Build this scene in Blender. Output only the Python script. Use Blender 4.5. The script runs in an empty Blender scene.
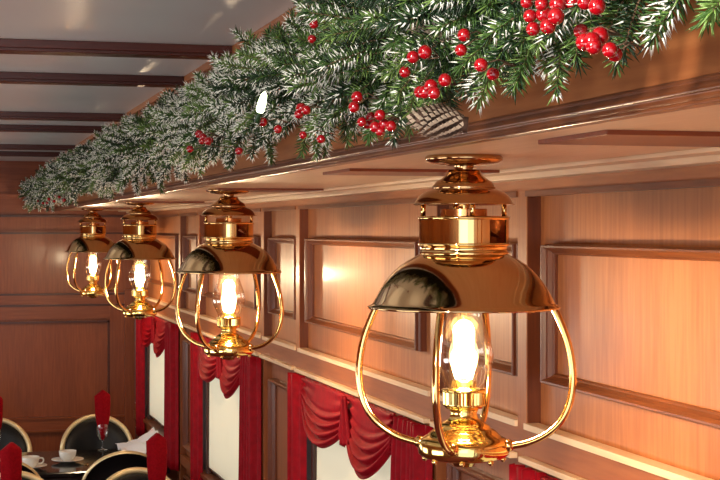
import bpy, bmesh, math, random
import numpy as np
from mathutils import Vector, Matrix
random.seed(7)
rng = np.random.default_rng(11)
S = bpy.context.scene
C = S.collection
PI = math.pi
R = math.radians

# ------------------------------------------------------------------ camera, world, light, exposure
H = 2.20                                   # eye height; every z below is written relative to the eye and shifted by H
YAW, PITCH, F = R(15.09), R(0.39), 1550.0
cd = bpy.data.cameras.new('camera'); cam = bpy.data.objects.new('camera', cd); C.objects.link(cam)
cam.location = (0, 0, H); cam.rotation_euler = (PI/2 - PITCH, 0, -YAW)
cd.sensor_width = 36; cd.lens = F/720*36; cd.clip_start = .05
S.camera = cam

w = bpy.data.worlds.new('world'); S.world = w; w.use_nodes = True
bg = w.node_tree.nodes['Background']; bg.inputs[0].default_value = (.80, .90, 1.0, 1); bg.inputs[1].default_value = 1.5

def area(name, loc, rot, size, size_y, power, col):
    d = bpy.data.lights.new(name, 'AREA'); d.shape = 'RECTANGLE'; d.size = size; d.size_y = size_y
    d.energy = power; d.color = col
    o = bpy.data.objects.new(name, d); C.objects.link(o); o.location = loc; o.rotation_euler = rot
    return o
# daylight from the windows of the opposite side, an added fill at the open rear end and the aisle lights
for yw in (.19, 2.68, 5.17, 7.66, 10.15):
    area('daylight_opposite', (-1.62, yw, H - .80), (0, R(-108), 0), .72, 1.45, 13, (1.0, .95, .88))
area('rear_fill', (-.5, -1.4, H - .2), (R(96), 0, R(-8)), 1.6, 1.3, 7, (1.0, .93, .86))  # unseen fill added behind the camera
area('aisle_light', (-.60, .7, H + .40), (R(8), R(-60), 0), .20, .24, 40, (1.0, .94, .84))

vs = S.view_settings
S.display_settings.display_device = 'sRGB'
vs.view_transform = 'Standard'; vs.look = 'None'; vs.gamma = 1; vs.use_curve_mapping = False
vs.exposure = 0.44
BULB_W = 17.0

# ------------------------------------------------------------------ materials
def mat(name, col, rough=.5, metal=0, **kw):
    m = bpy.data.materials.new(name); m.use_nodes = True
    b = m.node_tree.nodes['Principled BSDF']
    b.inputs['Base Color'].default_value = (*col, 1); b.inputs['Roughness'].default_value = rough
    b.inputs['Metallic'].default_value = metal
    for k, v in kw.items():
        b.inputs[k.replace('_', ' ')].default_value = v
    return m
def noisy(m, c1, c2, scale=8, stretch=(1, 1, 1), detail=4, bump=0, p0=.3, p1=.7):
    nt = m.node_tree; n = nt.nodes; l = nt.links
    tc = n.new('ShaderNodeTexCoord'); mp = n.new('ShaderNodeMapping'); mp.inputs['Scale'].default_value = stretch
    nz = n.new('ShaderNodeTexNoise'); nz.inputs['Scale'].default_value = scale; nz.inputs['Detail'].default_value = detail
    cr = n.new('ShaderNodeValToRGB'); e = cr.color_ramp.elements
    e[0].position = p0; e[1].position = p1; e[0].color = (*c1, 1); e[1].color = (*c2, 1)
    l.new(tc.outputs['Object'], mp.inputs[0]); l.new(mp.outputs[0], nz.inputs['Vector'])
    l.new(nz.outputs[0], cr.inputs[0]); l.new(cr.outputs[0], n['Principled BSDF'].inputs['Base Color'])
    if bump:
        bp = n.new('ShaderNodeBump'); bp.inputs['Strength'].default_value = bump; bp.inputs['Distance'].default_value = .002
        l.new(nz.outputs[0], bp.inputs['Height']); l.new(bp.outputs[0], n['Principled BSDF'].inputs['Normal'])
    return m
def wood(name, c1, c2, grain, rough=.42, coat=.12):
    """polished veneer: fine streaks along the axis 'grain' over broad cloudy figure"""
    m = mat(name, c1, rough, Coat_Weight=coat, Coat_Roughness=.14); m.node_tree.nodes['Principled BSDF'].inputs['Specular IOR Level'].default_value = .32
    nt = m.node_tree; n = nt.nodes; l = nt.links
    st = {'x': (.6, 9, 9), 'y': (9, .6, 9), 'z': (9, 9, .6)}[grain]
    tc = n.new('ShaderNodeTexCoord')
    def tex(scale, s, det):
        mp = n.new('ShaderNodeMapping'); mp.inputs['Scale'].default_value = s
        z = n.new('ShaderNodeTexNoise'); z.inputs['Scale'].default_value = scale; z.inputs['Detail'].default_value = det
        l.new(tc.outputs['Object'], mp.inputs[0]); l.new(mp.outputs[0], z.inputs['Vector']); return z
    a = tex(9, st, 5); b = tex(1.4, tuple(max(v*.25, .5) for v in st), 2)
    ad = n.new('ShaderNodeMath'); ad.operation = 'MULTIPLY_ADD'; ad.inputs[1].default_value = .5
    l.new(a.outputs[0], ad.inputs[0]); hf = n.new('ShaderNodeMath'); hf.operation = 'MULTIPLY'; hf.inputs[1].default_value = .5
    l.new(b.outputs[0], hf.inputs[0]); l.new(hf.outputs[0], ad.inputs[2])
    cr = n.new('ShaderNodeValToRGB'); e = cr.color_ramp.elements
    e[0].position = .38; e[1].position = .62; e[0].color = (*c1, 1); e[1].color = (*c2, 1)
    l.new(ad.outputs[0], cr.inputs[0]); l.new(cr.outputs[0], n['Principled BSDF'].inputs['Base Color'])
    return m
W1, W2 = (.30, .090, .026), (.44, .158, .050)
M = {}
M['wood_v'] = wood('veneer_upright', W1, W2, 'z')
M['wood_y'] = wood('veneer_lengthwise', W1, W2, 'y')
M['wood_x'] = wood('veneer_crosswise', W1, W2, 'x')
M['rail'] = wood('rail_veneer_shaded', (.22, .062, .019), (.32, .100, .032), 'y')  # wall veneer darkened in colour where lamplight falls off
M['dado_v_shaded'] = wood('dado_veneer_shaded', (.20, .055, .018), (.30, .092, .030), 'z')  # same wood as above, lamplight falloff painted in as darker tone
M['wood_lit'] = wood('pale_veneer_lit', (.70, .47, .28), (.80, .58, .37), 'y')  # pale wood, paled further so ledges and soffit look lamplit
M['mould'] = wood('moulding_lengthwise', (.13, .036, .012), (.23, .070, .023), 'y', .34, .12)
M['mould_v_shaded'] = wood('moulding_upright_shaded', (.085, .020, .008), (.15, .038, .013), 'z', .36, .08)  # dark moulding wood, deepened in colour for the shade on upright sides
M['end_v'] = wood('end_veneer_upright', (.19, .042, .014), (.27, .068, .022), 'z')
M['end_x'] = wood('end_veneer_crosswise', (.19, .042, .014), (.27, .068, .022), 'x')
M['rafter'] = wood('rafter_wood', (.050, .007, .004), (.085, .014, .007), 'x', .35, .15)
M['dark_board'] = wood('dark_board', (.17, .035, .012), (.25, .055, .018), 'x', .35, .15)
M['ceiling'] = noisy(mat('ceiling_lacquer', (.7, .7, .68), .30, Coat_Weight=.25, Coat_Roughness=.06), (.66, .66, .65), (.78, .77, .75), 1.2, detail=2)
M['carpet'] = noisy(mat('carpet', (.12, .02, .02), .95), (.07, .01, .012), (.16, .03, .03), 60)
M['brass'] = noisy(mat('brass', (.80, .50, .17), .07, 1), (.80, .49, .16), (.90, .60, .24), 3)
M['brass_dark'] = noisy(mat('brass_bronzed', (.50, .30, .12), .085, 1), (.56, .37, .18), (.66, .45, .23), 3)
M['bronze'] = noisy(mat('bronzed_cap', (.5, .3, .13), .10, 1), (.46, .26, .11), (.56, .33, .15), 3)
M['brass_bright'] = mat('brass_bright', (.95, .68, .22), .10, 1)
M['copper'] = mat('copper_lining', (.80, .36, .14), .22, 1)
M['red_cloth'] = noisy(mat('red_satin', (.50, .008, .018), .6, Specular_IOR_Level=.12), (.21, .001, .006), (.30, .002, .010), 30, bump=.15)
M['napkin'] = noisy(mat('red_linen', (.45, .012, .018), .9, Specular_IOR_Level=.1), (.25, .002, .006), (.34, .004, .010), 90, bump=.2)
M['berry'] = mat('berry_lacquer', (.27, .0015, .005), .12, Coat_Weight=.6, Coat_Roughness=.05)
M['black_gloss'] = mat('black_lacquer', (.006, .005, .006), .12)
M['black_pad'] = mat('black_vinyl', (.004, .0035, .005), .35, Specular_IOR_Level=.3)
M['gold_rim'] = mat('gilded_wood', (.88, .70, .40), .35, .5)
M['china'] = mat('white_china', (.86, .86, .82), .2)
M['linen'] = mat('white_linen', (.88, .88, .90), .8)
M['steel'] = mat('steel', (.8, .78, .74), .2, 1)
M['frame_dark'] = wood('frame_dark_wood', (.035, .012, .008), (.06, .02, .012), 'z', .4, .3)
M['core'] = mat('garland_core', (.008, .018, .007), .9)
M['g1'] = mat('needle_deep_green', (.008, .030, .008), .45)
M['g2'] = mat('needle_green', (.040, .095, .016), .45)
M['g3'] = mat('needle_light_green', (.15, .25, .055), .45)
M['frost'] = mat('needle_frost', (.85, .85, .76), .8)
M['twig'] = mat('twig_bark', (.09, .045, .022), .9)
M['cone'] = noisy(mat('cone_scale', (.06, .03, .018), .7), (.04, .018, .010), (.10, .05, .030), 40)
M['cone_tip'] = mat('cone_frosted_tip', (.38, .28, .20), .8)

def glass(name, tint=(1, 1, 1), amt=.10):
    m = bpy.data.materials.new(name); m.use_nodes = True; nt = m.node_tree; n = nt.nodes; l = nt.links; n.clear()
    o = n.new('ShaderNodeOutputMaterial'); mx = n.new('ShaderNodeMixShader'); t = n.new('ShaderNodeBsdfTransparent')
    g = n.new('ShaderNodeBsdfGlossy'); g.inputs['Roughness'].default_value = .03; t.inputs[0].default_value = (*tint, 1)
    f = n.new('ShaderNodeLayerWeight'); f.inputs[0].default_value = .35
    k = n.new('ShaderNodeMath'); k.operation = 'MULTIPLY_ADD'; k.inputs[1].default_value = .8; k.inputs[2].default_value = amt*.3
    l.new(f.outputs['Facing'], k.inputs[0]); l.new(k.outputs[0], mx.inputs[0])
    l.new(t.outputs[0], mx.inputs[1]); l.new(g.outputs[0], mx.inputs[2]); l.new(mx.outputs[0], o.inputs[0]); return m
M['glass'] = glass('clear_glass', (.97, .98, .98))
M['chimney'] = glass('chimney_glass', (1.0, .975, .93), .2)
def emit(name, col, s):
    m = bpy.data.materials.new(name); m.use_nodes = True; nt = m.node_tree; n = nt.nodes; n.clear()
    o = n.new('ShaderNodeOutputMaterial'); e = n.new('ShaderNodeEmission'); e.inputs[0].default_value = (*col, 1); e.inputs[1].default_value = s
    nt.links.new(e.outputs[0], o.inputs[0]); return m
M['flame'] = emit('bulb_filament_glow', (1.0, .78, .42), 30)
m = emit('lit_bulb_glass', (1.0, .66, .26), .75); nt = m.node_tree; n = nt.nodes
t_ = n.new('ShaderNodeBsdfTransparent'); a_ = n.new('ShaderNodeAddShader')
nt.links.new(n['Emission'].outputs[0], a_.inputs[0]); nt.links.new(t_.outputs[0], a_.inputs[1]); nt.links.new(a_.outputs[0], n['Material Output'].inputs[0])
M['bulb'] = m
M['fairy'] = emit('fairy_light_glow', (.85, 1.0, .55), 5)
# blind: woven cloth that lets daylight through
m = bpy.data.materials.new('blind_cloth'); m.use_nodes = True; nt = m.node_tree; n = nt.nodes; n.clear()
o_ = n.new('ShaderNodeOutputMaterial'); mx = n.new('ShaderNodeMixShader'); mx.inputs[0].default_value = .55
d_ = n.new('ShaderNodeBsdfDiffuse'); d_.inputs[0].default_value = (.86, .74, .54, 1)
t_ = n.new('ShaderNodeBsdfTranslucent'); t_.inputs[0].default_value = (.98, .80, .54, 1)
nt.links.new(d_.outputs[0], mx.inputs[1]); nt.links.new(t_.outputs[0], mx.inputs[2]); nt.links.new(mx.outputs[0], o_.inputs[0])
M['blind'] = m

# ------------------------------------------------------------------ mesh helpers
class MB:
    def __init__(s): s.v = []; s.f = []; s.m = []; s.sm = []; s.mats = []
    def mi(s, name):
        if name not in s.mats: s.mats.append(name)
        return s.mats.index(name)
    def add(s, vs, fs, m, smooth=False):
        b = len(s.v); s.v += [tuple(v) for v in vs]; k = s.mi(m)
        for f in fs: s.f.append(tuple(b+i for i in f)); s.m.append(k); s.sm.append(smooth)
        return s
    def box(s, x0, x1, y0, y1, z0, z1, m):
        x0, x1 = min(x0, x1), max(x0, x1); y0, y1 = min(y0, y1), max(y0, y1); z0, z1 = min(z0, z1), max(z0, z1)
        v = [(x0,y0,z0),(x1,y0,z0),(x1,y1,z0),(x0,y1,z0),(x0,y0,z1),(x1,y0,z1),(x1,y1,z1),(x0,y1,z1)]
        return s.add(v, [(0,3,2,1),(4,5,6,7),(0,1,5,4),(1,2,6,5),(2,3,7,6),(3,0,4,7)], m)
    def lathe(s, prof, m, seg=48, c=(0,0), a0=0, a1=2*PI, smooth=True, flute=None):
        full = abs(a1-a0-2*PI) < 1e-6; n = seg if full else seg+1
        vs = []
        for r, z in prof:
            for i in range(n):
                a = a0+(a1-a0)*i/seg; rr = r*(1+(flute if flute and i % 2 else 0))
                vs.append((c[0]+rr*math.cos(a), c[1]+rr*math.sin(a), z))
        fs = []
        for j in range(len(prof)-1):
            for i in range(seg):
                k = (i+1) % n
                fs.append((j*n+i, j*n+k, (j+1)*n+k, (j+1)*n+i))
        return s.add(vs, fs, m, smooth)
    def tube(s, pts, r, m, seg=10, closed=False):
        pts = [Vector(p) for p in pts]; n = len(pts); rs = r if isinstance(r, (list, tuple)) else [r]*n
        vs = []; up = Vector((0.123, .31, 1)).normalized()
        for i, p in enumerate(pts):
            if closed: t = pts[(i+1) % n]-pts[i-1]
            else: t = pts[min(i+1, n-1)]-pts[max(i-1, 0)]
            t.normalize(); a = t.cross(up)
            if a.length < .05: a = t.cross(Vector((1, 0, 0)))
            a.normalize(); b = t.cross(a)
            up = a.cross(t) if True else up
            for k in range(seg):
                q = 2*PI*k/seg; vs.append(p+(a*math.cos(q)+b*math.sin(q))*rs[i])
        fs = []
        for i in range(n if closed else n-1):
            j = (i+1) % n
            for k in range(seg):
                l = (k+1) % seg; fs.append((i*seg+k, i*seg+l, j*seg+l, j*seg+k))
        if not closed: fs += [tuple(range(seg))[::-1], tuple((n-1)*seg+k for k in range(seg))]
        return s.add(vs, fs, m, True)
    def grid(s, fn, nu, nv, m, smooth=True):
        vs = [fn(i/nu, j/nv) for j in range(nv+1) for i in range(nu+1)]
        fs = [(j*(nu+1)+i, j*(nu+1)+i+1, (j+1)*(nu+1)+i+1, (j+1)*(nu+1)+i) for j in range(nv) for i in range(nu)]
        return s.add(vs, fs, m, smooth)
    def ball(s, c, r, m, seg=14, rings=9, sz=1):
        prof = [(max(1e-4, r*math.sin(PI*i/rings)), c[2]+r*sz*math.cos(PI*i/rings)) for i in range(rings+1)]
        return s.lathe(prof, m, seg, c)
    def build(s, name, parent=None, loc=(0,0,0), bevel=0, solid=0):
        me = bpy.data.meshes.new(name); me.from_pydata(s.v, [], s.f)
        for k in s.mats: me.materials.append(M[k])
        me.polygons.foreach_set('material_index', s.m); me.polygons.foreach_set('use_smooth', s.sm)
        b = bmesh.new(); b.from_mesh(me); bmesh.ops.recalc_face_normals(b, faces=b.faces); b.to_mesh(me); b.free()
        me.update()
        o = bpy.data.objects.new(name, me); C.objects.link(o); o.location = loc
        if parent: o.parent = parent
        if solid:
            q = o.modifiers.new('t', 'SOLIDIFY'); q.thickness = solid; q.offset = 0
        if bevel:
            q = o.modifiers.new('b', 'BEVEL'); q.width = bevel; q.segments = 2; q.limit_method = 'ANGLE'; q.angle_limit = R(40)
        return o
def struct(o): o['kind'] = 'structure'; return o
def tag(o, label, cat, group=None, kind=None):
    o['label'] = label; o['category'] = cat
    if group: o['group'] = group
    if kind: o['kind'] = kind
    return o
def thing(name, label, cat, loc, group=None, rz=0):
    o = bpy.data.objects.new(name, None); C.objects.link(o); o.empty_display_size = .05
    o.location = loc; o.rotation_euler = (0, 0, rz); return tag(o, label, cat, group)
def dup(root, loc, label, rz=None, group=None):
    def cp(o, par):
        c = o.copy(); C.objects.link(c)
        if par: c.parent = par
        for ch in o.children: cp(ch, c)
        return c
    r = cp(root, None); r.location = loc; r['label'] = label
    if rz is not None: r.rotation_euler = (0, 0, rz)
    if group: r['group'] = group
    return r
def spline(pts, n=8):
    P = [Vector(p) for p in pts]; out = []
    for i in range(len(P)-1):
        a = P[max(i-1, 0)]; b = P[i]; c = P[i+1]; d = P[min(i+2, len(P)-1)]
        for k in range(n):
            t = k/n; out.append(.5*((2*b)+(c-a)*t+(2*a-5*b+4*c-d)*t*t+(3*b-a-3*c+d)*t**3))
    out.append(P[-1]); return out

# ------------------------------------------------------------------ structure
X0 = 1.375            # face of the window wall
FIELD = .036          # how deep the panels are sunk
Y0, Y1 = -1.6, 11.60  # length of the saloon
ZC = .50              # ceiling
ZS = .14              # underside of the bulkhead
XF = .785             # face of the bulkhead
XL = -1.70            # opposite wall
YF = [1.05, 3.54, 6.03, 8.52, 11.01]     # far jambs of the windows
BW, ST = 1.72, .06
Zc = lambda z: z+H

def frame_ring(mb, x, sgn, y0, y1, z0, z1, wd, pr, mh, mv):
    """mitred picture-frame moulding standing 'pr' proud of plane x towards -sgn"""
    prof = [(0, 0), (0, .55), (.10, .72), (.10, .92), (.18, 1), (.34, 1), (.42, .86), (.55, .70), (.55, .60), (.80, .34), (.92, .30), (1, .22), (1, 0)]
    ring = []
    for o, h in prof:
        o *= wd; ring.append([(x-sgn*h*pr, y0+o, z0+o), (x-sgn*h*pr, y1-o, z0+o), (x-sgn*h*pr, y1-o, z1-o), (x-sgn*h*pr, y0+o, z1-o)])
    for q in range(4):
        q2 = (q+1) % 4
        vs = [p[q] for p in ring]+[p[q2] for p in ring]; k = len(ring)
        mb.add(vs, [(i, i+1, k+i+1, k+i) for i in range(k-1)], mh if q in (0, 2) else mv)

def side_wall(name, sgn, openings):
    X = X0 if sgn > 0 else XL
    mb = MB(); xf = X+sgn*FIELD; xb = X+sgn*.17
    P = lambda xa, xb_, y0, y1, z0, z1, m: mb.box(xa, xb_, y0, y1, Zc(z0), Zc(z1), m)
    top = .20 if sgn > 0 else ZC
    P(X, xb, Y0, Y1, .090, top, 'wood_y')                        # frieze
    P(X, xb, Y0, Y1, -.570, -.478, 'rail')                     # rail over the windows
    P(X, xb, Y0, Y1, -1.40, -1.345, 'rail')                    # sill rail
    P(X, xb, Y0, Y1, -H, -2.02, 'rail')                        # plinth
    ys = [Y0-.5]
    ed = []
    for yf in YF:
        ed += [(yf-BW, yf, True), (yf+ST, yf+2.49-BW-ST, False)]
    P(xf, xb, Y0, Y1, -.478, .090, 'wood_v')                     # upper field
    P(xf, xb, Y0, Y1, -2.02, -1.40, 'dado_v_shaded')                    # dado field
    for (a, b, win) in ed:
        a = max(a, Y0); b = min(b, Y1)
        if a >= Y1: continue
        if b < Y1-.01:                                   # stile after this bay, between the rails
            for z0, z1 in ((-.478, .090), (-1.345, -.570), (-2.02, -1.40)):
                P(X, xb, b, min(b+ST, Y1), z0, z1, 'wood_v' if z1 > 0 else 'dado_v_shaded')
            P(X+sgn*.002, xf+sgn*.01, b-.003, b+.01, -.475, .086, 'mould_v_shaded')  # thin dark strip painting the shade on the far side of the recess
        if b-a > .3:
            frame_ring(mb, xf, sgn, a+(.15 if win else .035), b-.085, Zc(-.368), Zc(-.034), .026, FIELD, 'mould', 'mould_v_shaded')
            frame_ring(mb, xf, sgn, a+.05, b-.05, Zc(-1.96), Zc(-1.46), .03, .03, 'mould', 'mould_v_shaded')
        P(X-sgn*.005, X+sgn*.02, a, b, .080, .094, 'mould')
        P(X-sgn*.008, X+sgn*.03, a, b, -.487, -.472, 'wood_lit')  # lamplit ledge of the recess, put in as pale colour
        if win:
            ya, yb = a+.05, b-.05
            P(X+sgn*.001, xb, a, ya, -1.345, -.570, 'dado_v_shaded'); P(X+sgn*.001, xb, yb, b, -1.345, -.570, 'dado_v_shaded')
            P(X+sgn*.004, xb, yb-.003, yb+.01, -1.345, -.570, 'frame_dark')
        else:
            P(xf, xb, a, b, -1.345, -.570, 'dado_v_shaded')
            if b-a > .3:
                frame_ring(mb, xf, sgn, a+.035, b-.085, Zc(-1.29), Zc(-.652), .028, FIELD, 'mould', 'mould_v_shaded')
    P(X, xb, Y0, YF[0]-BW, -1.345, -.57, 'dado_v_shaded')
    return struct(mb.build(name))
side_wall('wall_right', 1, True)
side_wall('wall_left', -1, True)

# ledge moulding over the drapes, its lamplit top put in as pale colour
n = 1
def trim(mb):
    global n
    o = struct(mb.build('trim_%d' % n, bevel=.0015)); n += 1; return o
for X, s in ((X0, 1), (XL, -1)):
    mb = MB()
    for yf in YF:
        mb.box(X-s*.022, X, yf-BW, yf, Zc(-.566), Zc(-.552), 'wood_lit'); mb.box(X-s*.012, X, yf-BW, yf, Zc(-.580), Zc(-.566), 'mould')
        if yf+ST < Y1:
            mb.box(X-s*.022, X, yf+ST, min(yf+2.49-BW-ST, Y1), Zc(-.566), Zc(-.552), 'wood_lit')
    trim(mb)

# end wall with its panels
def end_wall():
    mb = MB(); Y = Y1
    P = lambda ya, yb_, x0, x1, z0, z1, m: mb.box(x0, x1, ya, yb_, Zc(z0), Zc(z1), m)
    yf = Y+.03; yb = Y+.12
    XR = X0+.17; XLL = XL-.17
    P(Y, yb, XLL, XR, .255, ZC, 'end_x'); P(yf-.01, yb, XLL, XR, .10, .25, 'end_x'); P(Y-.02, yb, XLL, XR, .245, .262, 'end_x')
    P(Y-.008, yb, XLL, XR, .090, .106, 'rafter')
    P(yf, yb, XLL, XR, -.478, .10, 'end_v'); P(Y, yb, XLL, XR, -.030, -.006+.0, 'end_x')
    P(Y-.012, Y+.01, XLL, XR, -.034, -.022, 'rafter')
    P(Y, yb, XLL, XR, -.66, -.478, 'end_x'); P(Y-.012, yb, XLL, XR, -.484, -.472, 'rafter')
    P(Y-.018, yb, XLL, XR, -.566, -.552, 'rafter')
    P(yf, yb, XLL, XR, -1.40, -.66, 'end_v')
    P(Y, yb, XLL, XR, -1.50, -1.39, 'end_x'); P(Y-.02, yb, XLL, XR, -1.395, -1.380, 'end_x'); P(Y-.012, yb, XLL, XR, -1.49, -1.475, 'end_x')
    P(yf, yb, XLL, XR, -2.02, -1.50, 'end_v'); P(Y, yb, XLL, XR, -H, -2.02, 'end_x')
    for x0, x1 in ((1.20, 1.31), (XL, -1.5)):
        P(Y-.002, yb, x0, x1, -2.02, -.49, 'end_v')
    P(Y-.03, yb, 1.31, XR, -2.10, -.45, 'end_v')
    # bead round the big lower panel
    for (x0, x1, z0, z1) in ((-1.5, 1.2, -.690, -.676), (1.188, 1.202, -1.39, -.676)):
        P(Y-.006, Y+.02, x0, x1, z0, z1, 'rafter')
    return struct(mb.build('wall_end'))
end_wall()

# bulkhead over the tables: fascia, mouldings, underside
def bulkhead(name, sgn):
    mb = MB(); X = XF if sgn > 0 else XL+.6; xw = (X0+.17) if sgn > 0 else XL-.17
    mb.box(X, X+sgn*.03, Y0, Y1, Zc(ZS), Zc(ZC), 'wood_y')
    mb.box(X+sgn*.03, xw, Y0, Y1, Zc(ZS), Zc(ZS+.03), 'wood_lit')
    return struct(mb.build(name))
bulkhead('trim_bulkhead_right', 1); bulkhead('trim_bulkhead_left', -1)
for X, s in ((XF, 1), (XL+.6, -1)):
    mb = MB()
    mb.box(X-s*.003, X+s*.02, Y0, Y1, Zc(ZS-.006), Zc(ZS+.004), 'mould')
    pts = [(.000, ZS+.024), (.004, ZS+.0235), (.005, ZS+.020), (.002, ZS+.018), (.006, ZS+.015), (.010, ZS+.011), (.010, ZS+.007), (.006, ZS+.006), (.006, ZS+.001), (.004, ZS-.002), (0, ZS-.002)]
    vs = [(X-s*a, y, Zc(z)) for y in (Y0, Y1) for a, z in pts]; k = len(pts)
    mb.add(vs, [(i, i+1, k+i+1, k+i) for i in range(k-1)], 'mould')
    trim(mb)
    mb = MB(); mb.box(X-s*.022, X, Y0, Y1, Zc(ZC-.022), Zc(ZC), 'wood_y'); mb.box(X-s*.010, X, Y0, Y1, Zc(ZC-.034), Zc(ZC-.02), 'mould'); trim(mb)
# underside dressing: lip board paled as if lamplit, cross boards, cornice against the wall
for s, X, XW in ((1, XF, X0), (-1, XL+.6, XL)):
    mb = MB()
    mb.box(X+s*.0, X+s*.012, Y0, Y1, Zc(ZS-.004), Zc(ZS), 'wood_lit')
    mb.box(XW-s*.05, XW, Y0, Y1, Zc(ZS-.020), Zc(ZS), 'wood_lit')
    mb.box(XW-s*.11, XW-s*.04, Y0, Y1, Zc(ZS-.008), Zc(ZS), 'wood_lit')
    trim(mb)
    mb = MB()
    for yc in (-.35, 2.14, 3.56, 5.30, 7.80, 10.3):
        mb.box(X+s*.115, XW-s*.11, yc-.13, yc+.13, Zc(ZS-.007), Zc(ZS+.002), 'dark_board')
    trim(mb)

mb = MB(); mb.box(XL-.17, X0+.17, Y0, Y1+.12, Zc(ZC), Zc(ZC+.05), 'ceiling'); struct(mb.build('ceiling'))
mb = MB(); mb.box(XL-.17, X0+.17, Y0, Y1+.12, -.05, 0, 'carpet'); struct(mb.build('floor'))
for yc in (-.85, .02, 1.68, 2.54, 4.22, 5.09, 6.78, 7.62, 9.36, 10.20):
    mb = MB(); mb.box(XL+.6+.022, XF-.022, yc-.055, yc+.055, Zc(ZC-.022), Zc(ZC), 'rafter')
    mb.box(XL+.6+.022, XF-.022, yc-.040, yc+.040, Zc(ZC-.030), Zc(ZC-.02), 'rafter')
    trim(mb)

# windows: dark sash, pane; a cloth blind hangs inside each, a little short of the far jamb
def window(i, X, s, yf):
    ya, yb = yf-BW+.05, yf-.05; z0, z1 = Zc(-1.345), Zc(-.570)
    fr = MB(); xa, xb = X+s*.050, X+s*.10
    fr.box(xa, xb, ya, ya+.05, z0, z1, 'frame_dark'); fr.box(xa, xb, yb-.05, yb, z0, z1, 'frame_dark')
    fr.box(xa, xb, ya, yb, z1-.05, z1, 'frame_dark'); fr.box(xa, xb, ya, yb, z0, z0+.05, 'frame_dark')
    o = struct(fr.build('window_%d' % i, bevel=.003))
    p = MB(); p.box(X+s*.080, X+s*.086, ya+.05, yb-.05, z0+.05, z1-.05, 'glass'); p.build('pane', o)
    si = MB(); si.box(X-s*.02, X+s*.05, ya, yb, z0-.002, z0+.022, 'mould'); si.build('sill', o, bevel=.004)
    gd = MB(); gd.box(X+s*.006, X+s*.030, yb-.165, yb-.125, z0+.02, z1, 'frame_dark')
    gd.box(X+s*.006, X+s*.030, ya+.03, ya+.07, z0+.02, z1, 'frame_dark'); gd.build('blind_guide', o, bevel=.003)
k = 1
for yf in YF: window(k, X0, 1, yf); k += 1
for yf in YF: window(k, XL, -1, yf); k += 1

WHICH = {2: 'nearest table, mostly below the picture', 3: 'second window, behind the large lamp', 4: 'third window, middle of the wall', 5: 'last window by the end wall'}
WN = {3.54: 'just showing at the bottom right', 6.03: 'left of the largest lamp', 8.52: 'below the second lamp', 11.01: 'the farthest, beside the end wall'}
def blind(X, s, yf, label):
    ya, yb = yf-BW+.12, yf-.212; z0, z1 = -.70, 0
    t = thing('roller_blind', label, 'blind', (X+s*.022, (ya+yb)/2, Zc(-.575)), 'cream blinds in the windows')
    hw = (yb-ya)/2
    b = MB()
    b.grid(lambda u, v: (.004*math.sin(u*9+v*2), -hw+u*2*hw, -.015-v*.70), 24, 12, 'blind'); b.build('cloth', t)
    r = MB(); r.tube([(0, -hw, -.012), (0, hw, -.012)], .012, 'frame_dark'); r.build('roller', t)
    h = MB(); h.tube([(0, -hw, -.716), (0, hw, -.716)], .006, 'frame_dark'); h.build('hem_bar', t)
def drapes(X, s, yf, where):
    xo = X-s*.004
    # swagged valance
    t = thing('swag_valance', 'red swag valance, '+where, 'valance', (xo, yf-BW/2, Zc(-.57)), 'red swag valances over the windows')
    L = lambda y: y-(yf-BW/2)
    hd = MB()
    hd.grid(lambda u, v: (-s*(.010+.004*math.sin(u*60)+.008*v), L(yf-1.40)+u*(1.24), -.002-v*.125), 120, 8, 'red_cloth'); hd.build('heading', t, solid=.003)
    def swag(ya, yb, d0, D, ph):
        g = MB()
        def fn(u, v):
            y = ya+(yb-ya)*u
            e = math.sin(PI*u)**.85
            z = -.005 - .02*v-(d0+D*e)*v**1.0
            fold = .011*math.sin(v*PI*2*6.5+ph+.9*math.sin(PI*u))*min(1, max(0, v-.28)*2.6)*(.35+.65*e)
            x = -s*(.020+.034*v*e+fold+.006*(1-e)*math.sin(v*30))
            return (x, L(y), z)
        g.grid(fn, 48, 60, 'red_cloth'); g.build('swag', t, solid=.003)
    swag(yf-.87, yf-.170, .085, .115, .5)
    swag(yf-1.40, yf-.86, .085, .135, 2.0)
    kn = MB()
    def fnk(u, v):
        a = (u-.5)*2; wd = .012+.065*v
        return (-s*(.034+.012*math.cos(a*1.4)+.007*math.sin(u*PI*7)), L(yf-.89)+a*wd, -.002-v*(.15+.025*(1-abs(a))))
    kn.grid(fnk, 30, 16, 'red_cloth'); kn.build('gather', t, solid=.003)
    # side curtains
    for side, (ya, yb, npl) in (('far', (yf-.165, yf-.005, 3.5)), ('near', (yf-BW-.045, yf-1.405, 7))):
        c = MB(); ln = .88
        def fn(u, v):
            pin = .75+.25*(abs(v-.0))**.5 if side == 'near' else 1
            y = ya+(yb-ya)*(u*pin if side == 'near' else 1-(1-u)*1)
            return (-s*(.004+(.028+.013*math.sin(u*2*PI*npl+.5*math.sin(v*3))+.004*math.sin(u*37))*min(1, u*7)), y-(ya+yb)/2, -v*ln)
        c.grid(fn, 90, 16, 'red_cloth')
        o = c.build('window_curtain', None, (xo, (ya+yb)/2, Zc(-.568)), solid=.003)
        tag(o, 'red pleated curtain at the %s side of its window, %s' % (side, where), 'curtain', 'red side curtains')
for yf in YF[1:]:
    blind(X0, 1, yf, 'cream cloth blind, '+WN[yf])
    drapes(X0, 1, yf, WN[yf])

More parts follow.
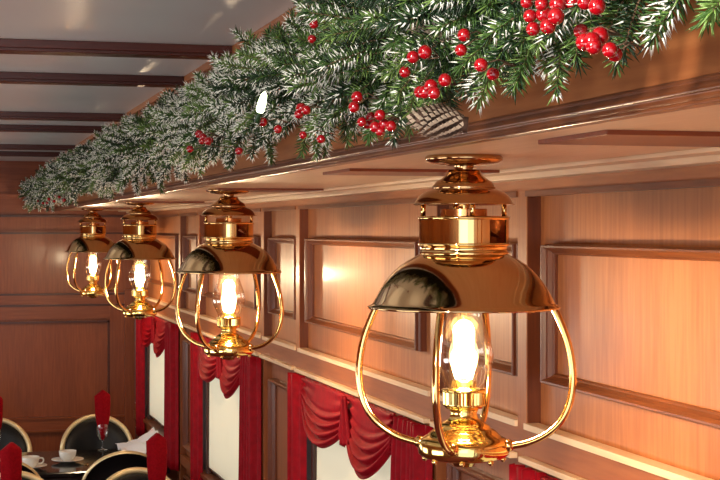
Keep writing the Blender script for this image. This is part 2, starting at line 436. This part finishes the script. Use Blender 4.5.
# ------------------------------------------------------------------ lamps
PX = 529.0
def zl(y): return (229.5-y)/PX-ZS
def make_lamp(loc, label, rz):
    t = thing('hanging_lamp', label, 'lamp', loc, 'brass hanging lamps under the bulkhead', rz)
    m = MB()
    m.lathe([(.001, 0), (.070, 0), (.074, -.004), (.073, -.010), (.060, -.016), (.030, -.020), (.001, -.020)], 'bronze'); m.build('ceiling_plate', t)
    m = MB()
    prof = [(.020, -.018), (.017, -.026), (.019, -.032), (.030, zl(170)), (.033, zl(173)), (.036, zl(176)), (.041, zl(178)), (.053, zl(182)), (.059, zl(186)), (.060, zl(188.5)), (.058, zl(189.5)),
            (.066, zl(190)), (.078, zl(193)), (.087, zl(197)), (.092, zl(201)), (.094, zl(203.5)), (.096, zl(204)), (.0955, zl(205)), (.088, zl(204)), (.05, zl(195)), (.001, zl(192))]
    m.lathe(prof, 'bronze', 64); m.build('smoke_cap', t)
    for q in range(4):
        a = q*PI/2+.45; m = MB()
        m.tube([(.078*math.cos(a), .078*math.sin(a), zl(202)), (.078*math.cos(a), .078*math.sin(a), zl(218))], .005, 'brass', 8)
        m.build('vent_post', t)
    m = MB()
    r0 = .085
    m.lathe([(r0-.002, zl(217.5)), (r0+.002, zl(216.5)), (r0+.002, zl(219)), (r0, zl(220))], 'brass', 64)
    for a in (R(82), R(262)):                            # drum wall with two cut openings
        m.lathe([(r0, zl(219)), (r0, zl(244))], 'brass', 40, a0=a, a1=a+R(146))
        m.lathe([(r0-.003, zl(219)), (r0-.003, zl(244))], 'copper', 40, a0=a, a1=a+R(146))
        m.add([(.050*math.cos(a-.1), .050*math.sin(a-.1), zl(228)), (r0*.97*math.cos(a-.50), r0*.97*math.sin(a-.50), zl(232)), (r0*.97*math.cos(a), r0*.97*math.sin(a), zl(240)), (.050*math.cos(a+.3), .050*math.sin(a+.3), zl(236))], [(0, 1, 2, 3)], 'copper')
    m.lathe([(r0, zl(243)), (r0+.003, zl(244.5)), (r0, zl(246)), (r0-.003, zl(247)), (r0-.003, zl(251)), (r0+.000, zl(253)), (r0-.004, zl(256))], 'brass', 64)
    m.build('drum', t)
    m = MB(); m.lathe([(.042, zl(212)), (.044, zl(209)), (.044, zl(209.5)), (.046, zl(254))], 'copper', 40)
    m.lathe([(.010, zl(200)), (.010, zl(256))], 'brass', 20); m.build('inner_flue', t)
    m = MB()
    sh = [(.078, zl(252)), (.090, zl(256)), (.107, zl(261)), (.125, zl(268)), (.140, zl(276)), (.153, zl(285)), (.163, zl(294)), (.171, zl(302)), (.1735, zl(304)), (.182, zl(306)), (.183, zl(307.5)), (.181, zl(308.5)), (.172, zl(307)),
          (.168, zl(303)), (.160, zl(294.5)), (.150, zl(286)), (.137, zl(277.5)), (.122, zl(269.5)), (.104, zl(262.5)), (.078, zl(256)), (.046, zl(253))]
    p2 = [tuple(v)[:2] for v in spline([(a, b, 0) for a, b in sh[:9]], 3)]+sh[9:]
    m.lathe(p2, 'brass_dark', 96); m.build('shade', t)
    # oil font
    m = MB()
    m.lathe([(.001, zl(468)), (.020, zl(466)), (.024, zl(462)), (.058, zl(459.5)), (.078, zl(457)), (.085, zl(454)), (.0865, zl(451)), (.0865, zl(443)), (.085, zl(441)), (.080, zl(438.5)), (.073, zl(436.5)), (.070, zl(436)), (.063, zl(432)), (.056, zl(429)), (.050, zl(428)),
             (.049, zl(426)), (.040, zl(422.5)), (.034, zl(420.5)), (.028, zl(418.5)), (.025, zl(413)), (.029, zl(408)), (.001, zl(408))], 'brass_bright', 64)
    m.build('oil_font', t)
    for q in range(8):
        a = q*PI/4+.2; m = MB()
        m.ball((.074*math.cos(a), .074*math.sin(a), zl(459)), .0055, 'brass', 10, 6); m.build('font_stud', t)
    m = MB()
    m.lathe([(.020, zl(409)), (.036, zl(408)), (.040, zl(405)), (.040, zl(404))], 'brass_bright', 72)
    m.lathe([(.040, zl(404)), (.0405, zl(392))], 'brass_bright', 72, flute=-.06, smooth=False)
    m.lathe([(.040, zl(392)), (.042, zl(390.5)), (.041, zl(389)), (.030, zl(388)), (.024, zl(387)), (.023, zl(381)), (.014, zl(380)), (.001, zl(380))], 'brass_bright', 72)
    m.tube([(.038, 0, zl(414)), (.062, .0, zl(416))], .0022, 'brass'); m.build('burner', t)
    m = MB()
    for q in range(1):
        m.lathe([(.008, -.0), (.008, .001)], 'brass', 12)
    gl = [(.036, zl(388)), (.038, zl(384)), (.045, zl(376)), (.053, zl(366)), (.056, zl(358)), (.055, zl(350)), (.050, zl(340)), (.043, zl(330)), (.036, zl(318)), (.033, zl(306)), (.032, zl(290)), (.032, zl(262))]
    m = MB(); m.lathe([tuple(v)[:2] for v in spline([(a, b, 0) for a, b in gl], 4)], 'chimney', 64); m.build('chimney_glass', t)
    # pear bulb
    m = MB(); bl = [(.013, zl(381)), (.016, zl(376)), (.024, zl(368)), (.028, zl(358)), (.027, zl(350)), (.022, zl(342)), (.012, zl(336)), (.0005, zl(334))]
    m.lathe([tuple(v)[:2] for v in spline([(a, b, 0) for a, b in bl], 4)], 'bulb', 40); b = m.build('light_bulb', t)
    m = MB(); m.lathe([(.0005, zl(377)), (.004, zl(375)), (.007, zl(366)), (.0072, zl(358)), (.0045, zl(348)), (.002, zl(340)), (.0005, zl(328))], 'flame', 20)
    m.build('filament', b)
    # four cage arms
    for q in range(4):
        m = MB(); a = q*PI/2
        pts = [(.168, zl(304)), (.182, zl(318)), (.199, zl(342)), (.207, zl(366)), (.207, zl(384)), (.200, zl(402)), (.185, zl(418)), (.159, zl(431)), (.125, zl(440)), (.084, zl(445))]
        p3 = spline([(r*math.cos(a), r*math.sin(a), z) for r, z in pts], 5)
        m.tube(p3, .0068, 'brass', 12); m.ball((.086*math.cos(a), .086*math.sin(a), zl(444)), .012, 'brass', 12, 8)
        m.build('cage_arm', t)
    ld = bpy.data.lights.new('bulb_glow', 'POINT'); ld.energy = BULB_W; ld.color = (1.0, .76, .49); ld.shadow_soft_size = .03
    lo = bpy.data.objects.new('bulb_glow', ld); C.objects.link(lo); lo.parent = t; lo.location = (0, 0, zl(352))
    return t
LX = .953
lamps = [2.78, 5.27, 7.76, 10.25]
labs = ['polished brass oil-style lamp with domed shade, the largest and nearest, lit bulb',
        'brass oil-style lamp with domed shade, second in size, hanging before the middle red drape',
        'brass oil-style lamp, third from the right, partly overlapping the farthest lamp',
        'smallest, farthest brass oil-style lamp, leftmost, near the end wall']
rzs = [R(122.7)-PI/2, R(130)-PI/2, R(128)-PI/2, R(128)-PI/2]
lamp = make_lamp((LX, lamps[0], Zc(ZS)), labs[0], 0)
lamp.rotation_euler.z = R(57.3)
for i in (1, 2, 3):
    dup(lamp, (LX, lamps[i], Zc(ZS)), labs[i], R(57.3-8))

# ------------------------------------------------------------------ garland
def at(x, y, X):
    """point seen at pixel (x, y) on the plane X = const (in room coordinates)"""
    d = Vector(((x-360)/F, (240-y)/F, -1)); d.rotate(cam.rotation_euler)
    k = X/d.x; return Vector((X, d.y*k, H+d.z*k))
GX, GZ = .665, .272
def axis(y):
    return Vector((GX+.010*math.sin(y*3.1), y, Zc(GZ+.010*math.sin(y*4.3+1)+max(0, 1.6-y)*.03)))
gar = thing('christmas_garland', 'frosted evergreen garland with red berries, pine cones and a lit bulb along the wooden bulkhead', 'garland', tuple(axis(6.0)))
G0 = Vector(gar.location)
YA, YB = .80, 11.45
mb = MB(); mb.tube([axis(YA+(YB-YA)*i/160)-G0 for i in range(161)], .050, 'core', 8); mb.build('core', gar)

V = []; MI = []
tw_p = []
y = YA
needles = []   # base, dir, len, rad, frost, shade
twb = MB()
def add_twig(base, d, L, frost, dens, nl, nw, sp=1.0):
    d = d.normalized(); a = d.cross(Vector((.3, .5, .8))).normalized(); b = d.cross(a)
    droop = Vector((random.uniform(-.2, .2), random.uniform(-.3, .3), random.uniform(-.3, .15)))
    n = int(dens*L/.12)
    sh = random.choices((0, 1, 2), (.35, .45, .20))[0]
    pts = [base+d*L*t+droop*L*.35*t*t for t in (0, .33, .66, 1)]
    twb.tube([p-G0 for p in pts], [.0018, .0016, .0013, .001], 'twig', 4)
    for i in range(n):
        t = .15+.85*(i+random.random())/n
        p = base+d*L*t+droop*L*.35*t*t
        q = i*2.39996+random.uniform(-.3, .3)
        up = .28+.35*t+random.uniform(-.1, .15)
        if t > .95: up = 1.6
        nd = (d*up+(a*math.cos(q)+b*math.sin(q))*sp).normalized()
        needles.append((p, nd, nl*random.uniform(.75, 1.15)*(1.05-.25*t), nw, random.random() < frost*(.55+.6*t), min(2, max(0, sh+random.choice((-1, 0, 0, 0, 1))))))
def frostiness(y):
    return .22+.16*math.sin(y*2.3+.5)+.50*min(1, max(0, (y-2.1)/2.0))+.10*min(1, max(0, (y-5)/4))
while y < YB:
    per = 330 if y < 1.8 else 220 if y < 2.8 else 160 if y < 4 else 130 if y < 7 else 105
    y += 1.0/per
    c = axis(y)
    ph = random.uniform(0, 2*PI)
    # radial direction, X towards the wall is suppressed
    rx, rz_ = math.cos(ph), math.sin(ph)
    if rx > .25: rx = -rx
    d = Vector((rx, random.uniform(-1.0, .9), rz_*1.0))
    d = Vector((rx, 0, rz_)).normalized()*1.0+Vector((0, random.uniform(-1.1, .9), 0))
    d.normalize()
    L = random.uniform(.080, .140)*(1.22 if y < 2.4 else 1.12 if y < 3 else 1.0)
    if rz_ > .3: L *= .80
    if rz_ < -.25 and y < 3.2: L *= .70
    elif rz_ < -.25: L *= .85
    far = y > 6
    fr = max(0, min(.72, frostiness(y)*(.80 if y > 4.5 else 1)+random.gauss(0, .36)))
    add_twig(c+d*.028, d, L, fr, 150 if y < 4 else 100 if y < 7 else 64, .024, .0010 if y < 3 else .0012 if y < 4 else .0016 if y < 7 else .0023)
twb.build('twigs', gar)
N = len(needles)
B = np.array([tuple(q[0]-G0) for q in needles]); D = np.array([tuple(q[1]) for q in needles])
Ln = np.array([q[2] for q in needles]); Rd = np.array([q[3] for q in needles])
Fr = np.array([q[4] for q in needles]); Sh = np.array([q[5] for q in needles])
ref = np.tile(np.array([.36, .48, .80]), (N, 1)); A = np.cross(D, ref); A /= np.linalg.norm(A, axis=1)[:, None]; Bn = np.cross(D, A)
verts = np.zeros((N, 7, 3))
for k in range(3):
    q = 2*PI*k/3; off = (A*math.cos(q)+Bn*math.sin(q))*Rd[:, None]
    verts[:, k] = B+off*.8
    verts[:, 3+k] = B+D*(Ln*np.where(Fr, .45, .6))[:, None]+off*1.15
verts[:, 6] = B+D*Ln[:, None]
idx = []
base = (np.arange(N)*7)[:, None]
quads = [base+np.array([k, (k+1) % 3, 3+(k+1) % 3, 3+k]) for k in range(3)]
tris = [base+np.array([3+k, 3+(k+1) % 3, 6]) for k in range(3)]
loops = np.concatenate([np.concatenate(quads, 1), np.concatenate(tris, 1)], 1).reshape(-1)   # per needle 12+9 loops
starts = (np.arange(N)*21)[:, None]+np.array([0, 4, 8, 12, 15, 18]); tot = np.tile([4, 4, 4, 3, 3, 3], (N, 1))
me = bpy.data.meshes.new('needles')
me.vertices.add(N*7); me.vertices.foreach_set('co', verts.reshape(-1))
me.loops.add(N*21); me.loops.foreach_set('vertex_index', loops.astype(np.int32))
me.polygons.add(N*6); me.polygons.foreach_set('loop_start', starts.reshape(-1).astype(np.int32)); me.polygons.foreach_set('loop_total', tot.reshape(-1).astype(np.int32))
for k in ('g1', 'g2', 'g3', 'frost'): me.materials.append(M[k])
mi = np.zeros((N, 6), np.int32); mi[:, :3] = Sh[:, None]; mi[:, 3:] = np.where(Fr, 3, Sh)[:, None]
me.polygons.foreach_set('material_index', mi.reshape(-1))
me.update(calc_edges=True); me.validate()
o = bpy.data.objects.new('needles', me); C.objects.link(o); o.parent = gar; o['kind'] = 'stuff'

# berries: each spray a stem with its own berries; positions read on the garland's outer skin
bm_ = {}
def berry_mesh():
    b = MB(); b.ball((0, 0, 0), 1, 'berry', 20, 12); b.ball((0, 0, -.97), .16, 'twig', 8, 5)
    o = b.build('berry'); me = o.data; bpy.data.objects.remove(o); return me
BME = berry_mesh()
def spray(pts, r, X=.52):
    P = [at(px, py, X+random.uniform(-.010, .014)) for px, py in pts]
    c = sum(P, Vector())/len(P); root = c+Vector((.035, .012, .006))
    m = MB()
    for p in P: m.tube([root-c, (root-c)*.5+(p-c)*.5+Vector((0, 0, .006)), p-c], .0008, 'twig', 5)
    s = m.build('berry_spray', gar, c-G0)
    for p in P:
        b = bpy.data.objects.new('berry', BME); C.objects.link(b); b.parent = s; b.location = p-c
        q = r*random.uniform(.66, .84); b.scale = (q, q, q); b.rotation_euler = (random.uniform(-1, 1), random.uniform(-1, 1), 0)
BR = .0098
spray([(527, 2), (542, 4), (530, 16), (544, 14), (556, 16), (558, 4), (533, 29), (548, 26)], BR, .54)
spray([(572, 3), (585, 2), (597, 6)], BR, .54)
spray([(581, 31), (592, 41), (585, 42), (600, 36), (594, 46)], BR, .55)
spray([(615, 54), (610, 50)], BR, .56)
spray([(464, 35), (461, 50)], BR, .53)
spray([(481, 65), (493, 74)], BR, .53)
spray([(413, 57), (425, 52), (405, 72)], BR, .53)
spray([(445, 80), (431, 86), (425, 92), (434, 93), (420, 92)], .0095, .54)
spray([(357, 97), (354, 107)], .0095, .52)
spray([(362, 122), (371, 117), (380, 115), (375, 127), (367, 124), (384, 124), (391, 126), (380, 131)], .0095, .54)
spray([(314, 24), (312, 39)], .010, .52)
spray([(301, 108), (299, 114), (306, 110)], .011, .52)
spray([(263, 122), (278, 129)], .010, .52)
spray([(303, 135), (321, 139)], .009, .54)
spray([(199, 134), (203, 137), (208, 141), (202, 141)], .011, .52)
spray([(190, 149), (239, 151)], .011, .53)
spray([(210, 140)], .010, .53)
for (px, py) in ((40, 200), (45, 197), (50, 201), (56, 196), (62, 199), (52, 196)):
    pass
spray([(38, 201), (43, 203), (49, 199), (54, 201), (59, 197), (64, 200), (47, 203), (56, 196)], .013, .58)

# pine cones
def cone(p, dirv, L, Rr, frosted=True):
    m = MB(); rows = 15
    ax = Vector(dirv).normalized(); q0 = ax.to_track_quat('Z', 'Y').to_matrix()
    for r in range(rows):
        t = r/(rows-1); rad = Rr*(math.sin(PI*(.12+.80*t))**.8); zz = (t-.5)*L; k = max(5, int(13*math.sin(PI*(.15+.75*t))))
        for j in range(k):
            a = 2*PI*(j+.5*(r % 2))/k+.1*r
            u = Vector((math.cos(a), math.sin(a), 0)); s = Vector((-math.sin(a), math.cos(a), 0)); z = Vector((0, 0, 1))
            w_ = Rr*.17; o0 = u*rad*.35+z*zz; tip = u*rad+z*(zz+.007)
            vs = [o0-s*w_*.6, o0+s*w_*.6, tip*.95+o0*.05-s*w_*.85, tip*.95+o0*.05+s*w_*.85, tip-s*w_*.5, tip+s*w_*.5, tip+z*.003+u*.001,
                  o0*.3+tip*.7+z*-.0035]
            vs = [q0 @ v for v in vs]
            m.add(vs, [(0, 1, 3, 2), (0, 2, 7), (1, 7, 3)], 'cone'); m.add([vs[2], vs[3], vs[5], vs[4], vs[6], vs[7]], [(0, 1, 2, 3), (3, 2, 4), (0, 3, 5), (1, 5, 2), (3, 5, 2)], 'cone_tip')
    m.tube([q0 @ Vector((0, 0, -L*.5)), q0 @ Vector((0, 0, L*.45))], Rr*.45, 'cone', 8)
    m.build('pine_cone', gar, Vector(p)-G0)
cone(at(441, 122, .59), (-.80, .30, .10), .066, .0235)
cone(at(436, 34, .575), (-.7, .4, .3), .05, .019)

# the one lit fairy bulb
m = MB(); m.lathe([(.0005, .02), (.005, .014), (.007, 0), (.007, -.012), (.004, -.018)], 'fairy', 16); b = m.build('fairy_light', gar, at(262, 103, .505)-G0)
b.rotation_euler = (.3, .2, 0); b['label'] = 'small glowing bulb'
m = MB(); m.lathe([(.005, -.016), (.005, -.034), (.001, -.034)], 'g1', 12); m.build('socket', b)

# ------------------------------------------------------------------ tables, chairs, settings
ZT = H-1.45
def table(yc, label):
    t = thing('dining_table', label, 'table', (.74, yc, 0), 'black dining tables by the windows')
    m = MB(); m.box(-.60, .60, -.46, .46, ZT-.035, ZT, 'black_gloss'); m.build('tabletop', t, bevel=.008)
    m = MB(); m.box(-.50, .50, -.36, .36, ZT-.11, ZT-.035, 'frame_dark'); m.build('apron', t)
    for sx in (-1, 1):
        for sy in (-1, 1):
            m = MB(); m.lathe([(.022, 0), (.026, .05), (.030, ZT-.12), (.030, ZT-.035)], 'frame_dark', 14, (sx*.46, sy*.32)); m.build('leg', t)
    return t
T4, T3 = 9.85, 7.36
table(T4, 'black glossy dining table set with white cups and red napkins, by the end wall')
table(T3, 'black glossy dining table hidden below the picture edge under the third lamp')

def make_chair(label, loc, rz):
    t = thing('dining_chair', label, 'chair', loc, 'round-backed dining chairs', rz)
    # local: seat centre at origin, back at +Y, sitter faces -Y
    m = MB(); m.lathe([(.001, .42), (.20, .42), (.225, .435), (.23, .455), (.215, .475), (.12, .488), (.001, .49)], 'black_pad', 40); m.build('seat', t)
    m = MB(); m.lathe([(.21, .40), (.225, .40), (.225, .43), (.21, .43)], 'gold_rim', 40); m.build('seat_frame', t)
    cz, rr, rh = .70, .235, .215
    th = R(8)
    def bp(a, k, dy):
        x = rr*k*math.cos(a); z = rh*k*math.sin(a); c = .05*(math.cos(a)*k)**2
        return (x, .21+dy-c+math.sin(th)*z, cz+z)
    m = MB(); m.tube([bp(2*PI*i/48, 1, 0) for i in range(48)], .017, 'gold_rim', 10, closed=True); m.build('back_frame', t)
    m = MB(); vs = [bp(0, 0, -.018)]; n_ = 40
    for k in (.3, .6, .85, .95): vs += [bp(2*PI*i/n_, k, -.018 if k < .9 else 0) for i in range(n_)]
    fs = [(0, 1+i, 1+(i+1) % n_) for i in range(n_)]
    for q in range(3): fs += [(1+q*n_+i, 1+(q+1)*n_+i, 1+(q+1)*n_+(i+1) % n_, 1+q*n_+(i+1) % n_) for i in range(n_)]
    m.add(vs, fs, 'black_pad', True)
    vs2 = [(x*1.075, y+.030, cz+(z-cz)*1.075) for (x, y, z) in vs]
    m.add(vs2, [f[::-1] for f in fs], 'black_pad', True); m.build('backrest', t)
    for sx in (-1, 1):
        m = MB(); m.tube(spline([(sx*.17, .19, 0), (sx*.165, .17, .25), (sx*.16, .175, .44), (sx*.155, .18, .56)], 4), .013, 'gold_rim', 10); m.build('leg', t)
        m = MB(); m.tube(spline([(sx*.18, -.19, 0), (sx*.165, -.165, .25), (sx*.16, -.15, .42)], 4), .013, 'gold_rim', 10); m.build('leg', t)
    return t
ch = make_chair('black chair with round gilt-edged back, against the end wall, right of the two', (1.02, 10.52, 0), 0)
dup(ch, (.335, 10.52, 0), 'black chair with round gilt-edged back at the left picture edge, by the end wall')
dup(ch, (1.0, 9.02, .02), 'black round-backed chair seen from behind, between the two front red napkins', PI)
dup(ch, (.31, 9.05, .0), 'black round-backed chair seen from behind, at the lower left corner', PI)
dup(ch, (1.0, 8.05, 0), 'black chair whose gilt back rim just shows at the picture bottom beside a red napkin', 0)
dup(ch, (.36, 8.10, 0), 'black round-backed chair behind the nearest left napkin, mostly below the picture', 0)

def goblet(loc, label):
    t = thing('wine_glass', label, 'glass', loc, 'stemmed glasses holding red napkins')
    m = MB(); g = [(.001, .002), (.034, .002), (.033, .005), (.006, .010), (.004, .016), (.004, .055), (.008, .062), (.022, .075), (.034, .098), (.038, .125), (.036, .155), (.033, .172)]
    m.lathe(g, 'glass', 36); m.build('bowl', t)
    return t
def napkin(loc, label, hgt=.345):
    m = MB()
    secs = [(0, .008), (.04, .018), (.08, .030), (.12, .040), (.16, .046), (.26, .050), (hgt-.045, .050)]
    prof = []; n_ = 24
    vs = []
    for z, r in secs:
        for i in range(n_):
            a = 2*PI*i/n_; rr = r*(1+.10*math.cos(a*5+z*8)); 
            if z < .10: rr *= 1
            vs.append((rr*math.cos(a), rr*.62*math.sin(a), z))
    for i in range(n_):                                       # pointed top folds
        a = 2*PI*i/n_; x = .044*math.cos(a); vs.append((x, .024*math.sin(a), hgt-.004-abs(x-.004)*.75))
    vs.append((.002, 0, hgt-.012))
    k = len(secs)+1
    fs = [(j*n_+i, j*n_+(i+1) % n_, (j+1)*n_+(i+1) % n_, (j+1)*n_+i) for j in range(k-1) for i in range(n_)]
    fs += [((k-1)*n_+i, (k-1)*n_+(i+1) % n_, k*n_) for i in range(n_)]
    m.add(vs, fs, 'napkin', True)
    o = m.build('folded_napkin', None, loc); return tag(o, label, 'napkin', 'red napkins standing in glasses')
for (x, y, lg, ln, h_) in ((1.015, 10.26, 'stemmed glass on the far table holding the fully visible red napkin', 'red napkin rolled in a glass on the far table, in front of the gilt chair', .335),
                       (1.04, 7.78, 'stemmed glass at the picture bottom beside the window, holding a red napkin', 'large red pointed napkin at the picture bottom, near the farthest window', .365),
                       (.32, 7.66, 'stemmed glass at the lower left corner holding a red napkin', 'red pointed napkin in the lower left corner', .36),
                       (.325, 10.22, 'stemmed glass on the far table cut by the left picture edge', 'red napkin sliver on the far table at the left picture edge', .335)):
    goblet((x, y, ZT), lg)
    napkin((x, y, ZT+.068), ln, h_)

def cup(x, y, where, rz):
    s = MB(); s.lathe([(.001, .006), (.035, .004), (.040, 0), (.045, .002), (.085, .016), (.100, .020), (.098, .024), (.05, .012), (.001, .010)], 'china', 48)
    tag(s.build('saucer', None, (x, y, ZT)), 'white china saucer under the %s cup' % where, 'saucer', 'white saucers')
    t = thing('teacup', 'white china cup, the %s of the two on the far table' % where, 'cup', (x, y, ZT+.012), 'white cups', rz)
    m = MB(); m.lathe([(.001, 0), (.030, 0), (.034, .006), (.046, .020), (.052, .040), (.054, .062), (.051, .062), (.046, .030), (.03, .010), (.001, .008)], 'china', 40); m.build('bowl', t)
    m = MB(); m.tube(spline([(.050, 0, .052), (.072, 0, .052), (.078, 0, .036), (.066, 0, .022), (.046, 0, .018)], 5), .0048, 'china', 8); m.build('handle', t)
cup(.752, 9.78, 'right', R(100)); cup(.515, 9.58, 'left', R(-10))
m = MB()
m.tube(spline([(0, -.07, .003), (0, -.02, .005), (0, .04, .004)], 4), .0028, 'brass', 8)
m.ball((0, .055, .004), .014, 'brass', 14, 8, .25)
tag(m.build('teaspoon', None, (.86, 9.60, ZT)), 'small gold teaspoon lying on the black table behind the near chair', 'spoon')

# crumpled white linen by the far window
m = MB()
def lf(u, v):
    x = -.10+.235*u; y = -.30+.58*v
    z = .01+.07*u*u+.07*math.sin(PI*v)*abs(math.sin(v*9+u*4))*(.3+.7*u)+.03*abs(math.sin(u*7+v*5))
    return (x, y, max(.004, z))
m.grid(lf, 26, 40, 'linen')
tag(m.build('white_linen_cloth', None, (1.20, 10.0, ZT), solid=.003), 'rumpled white linen on the far table beside the farthest window', 'cloth')
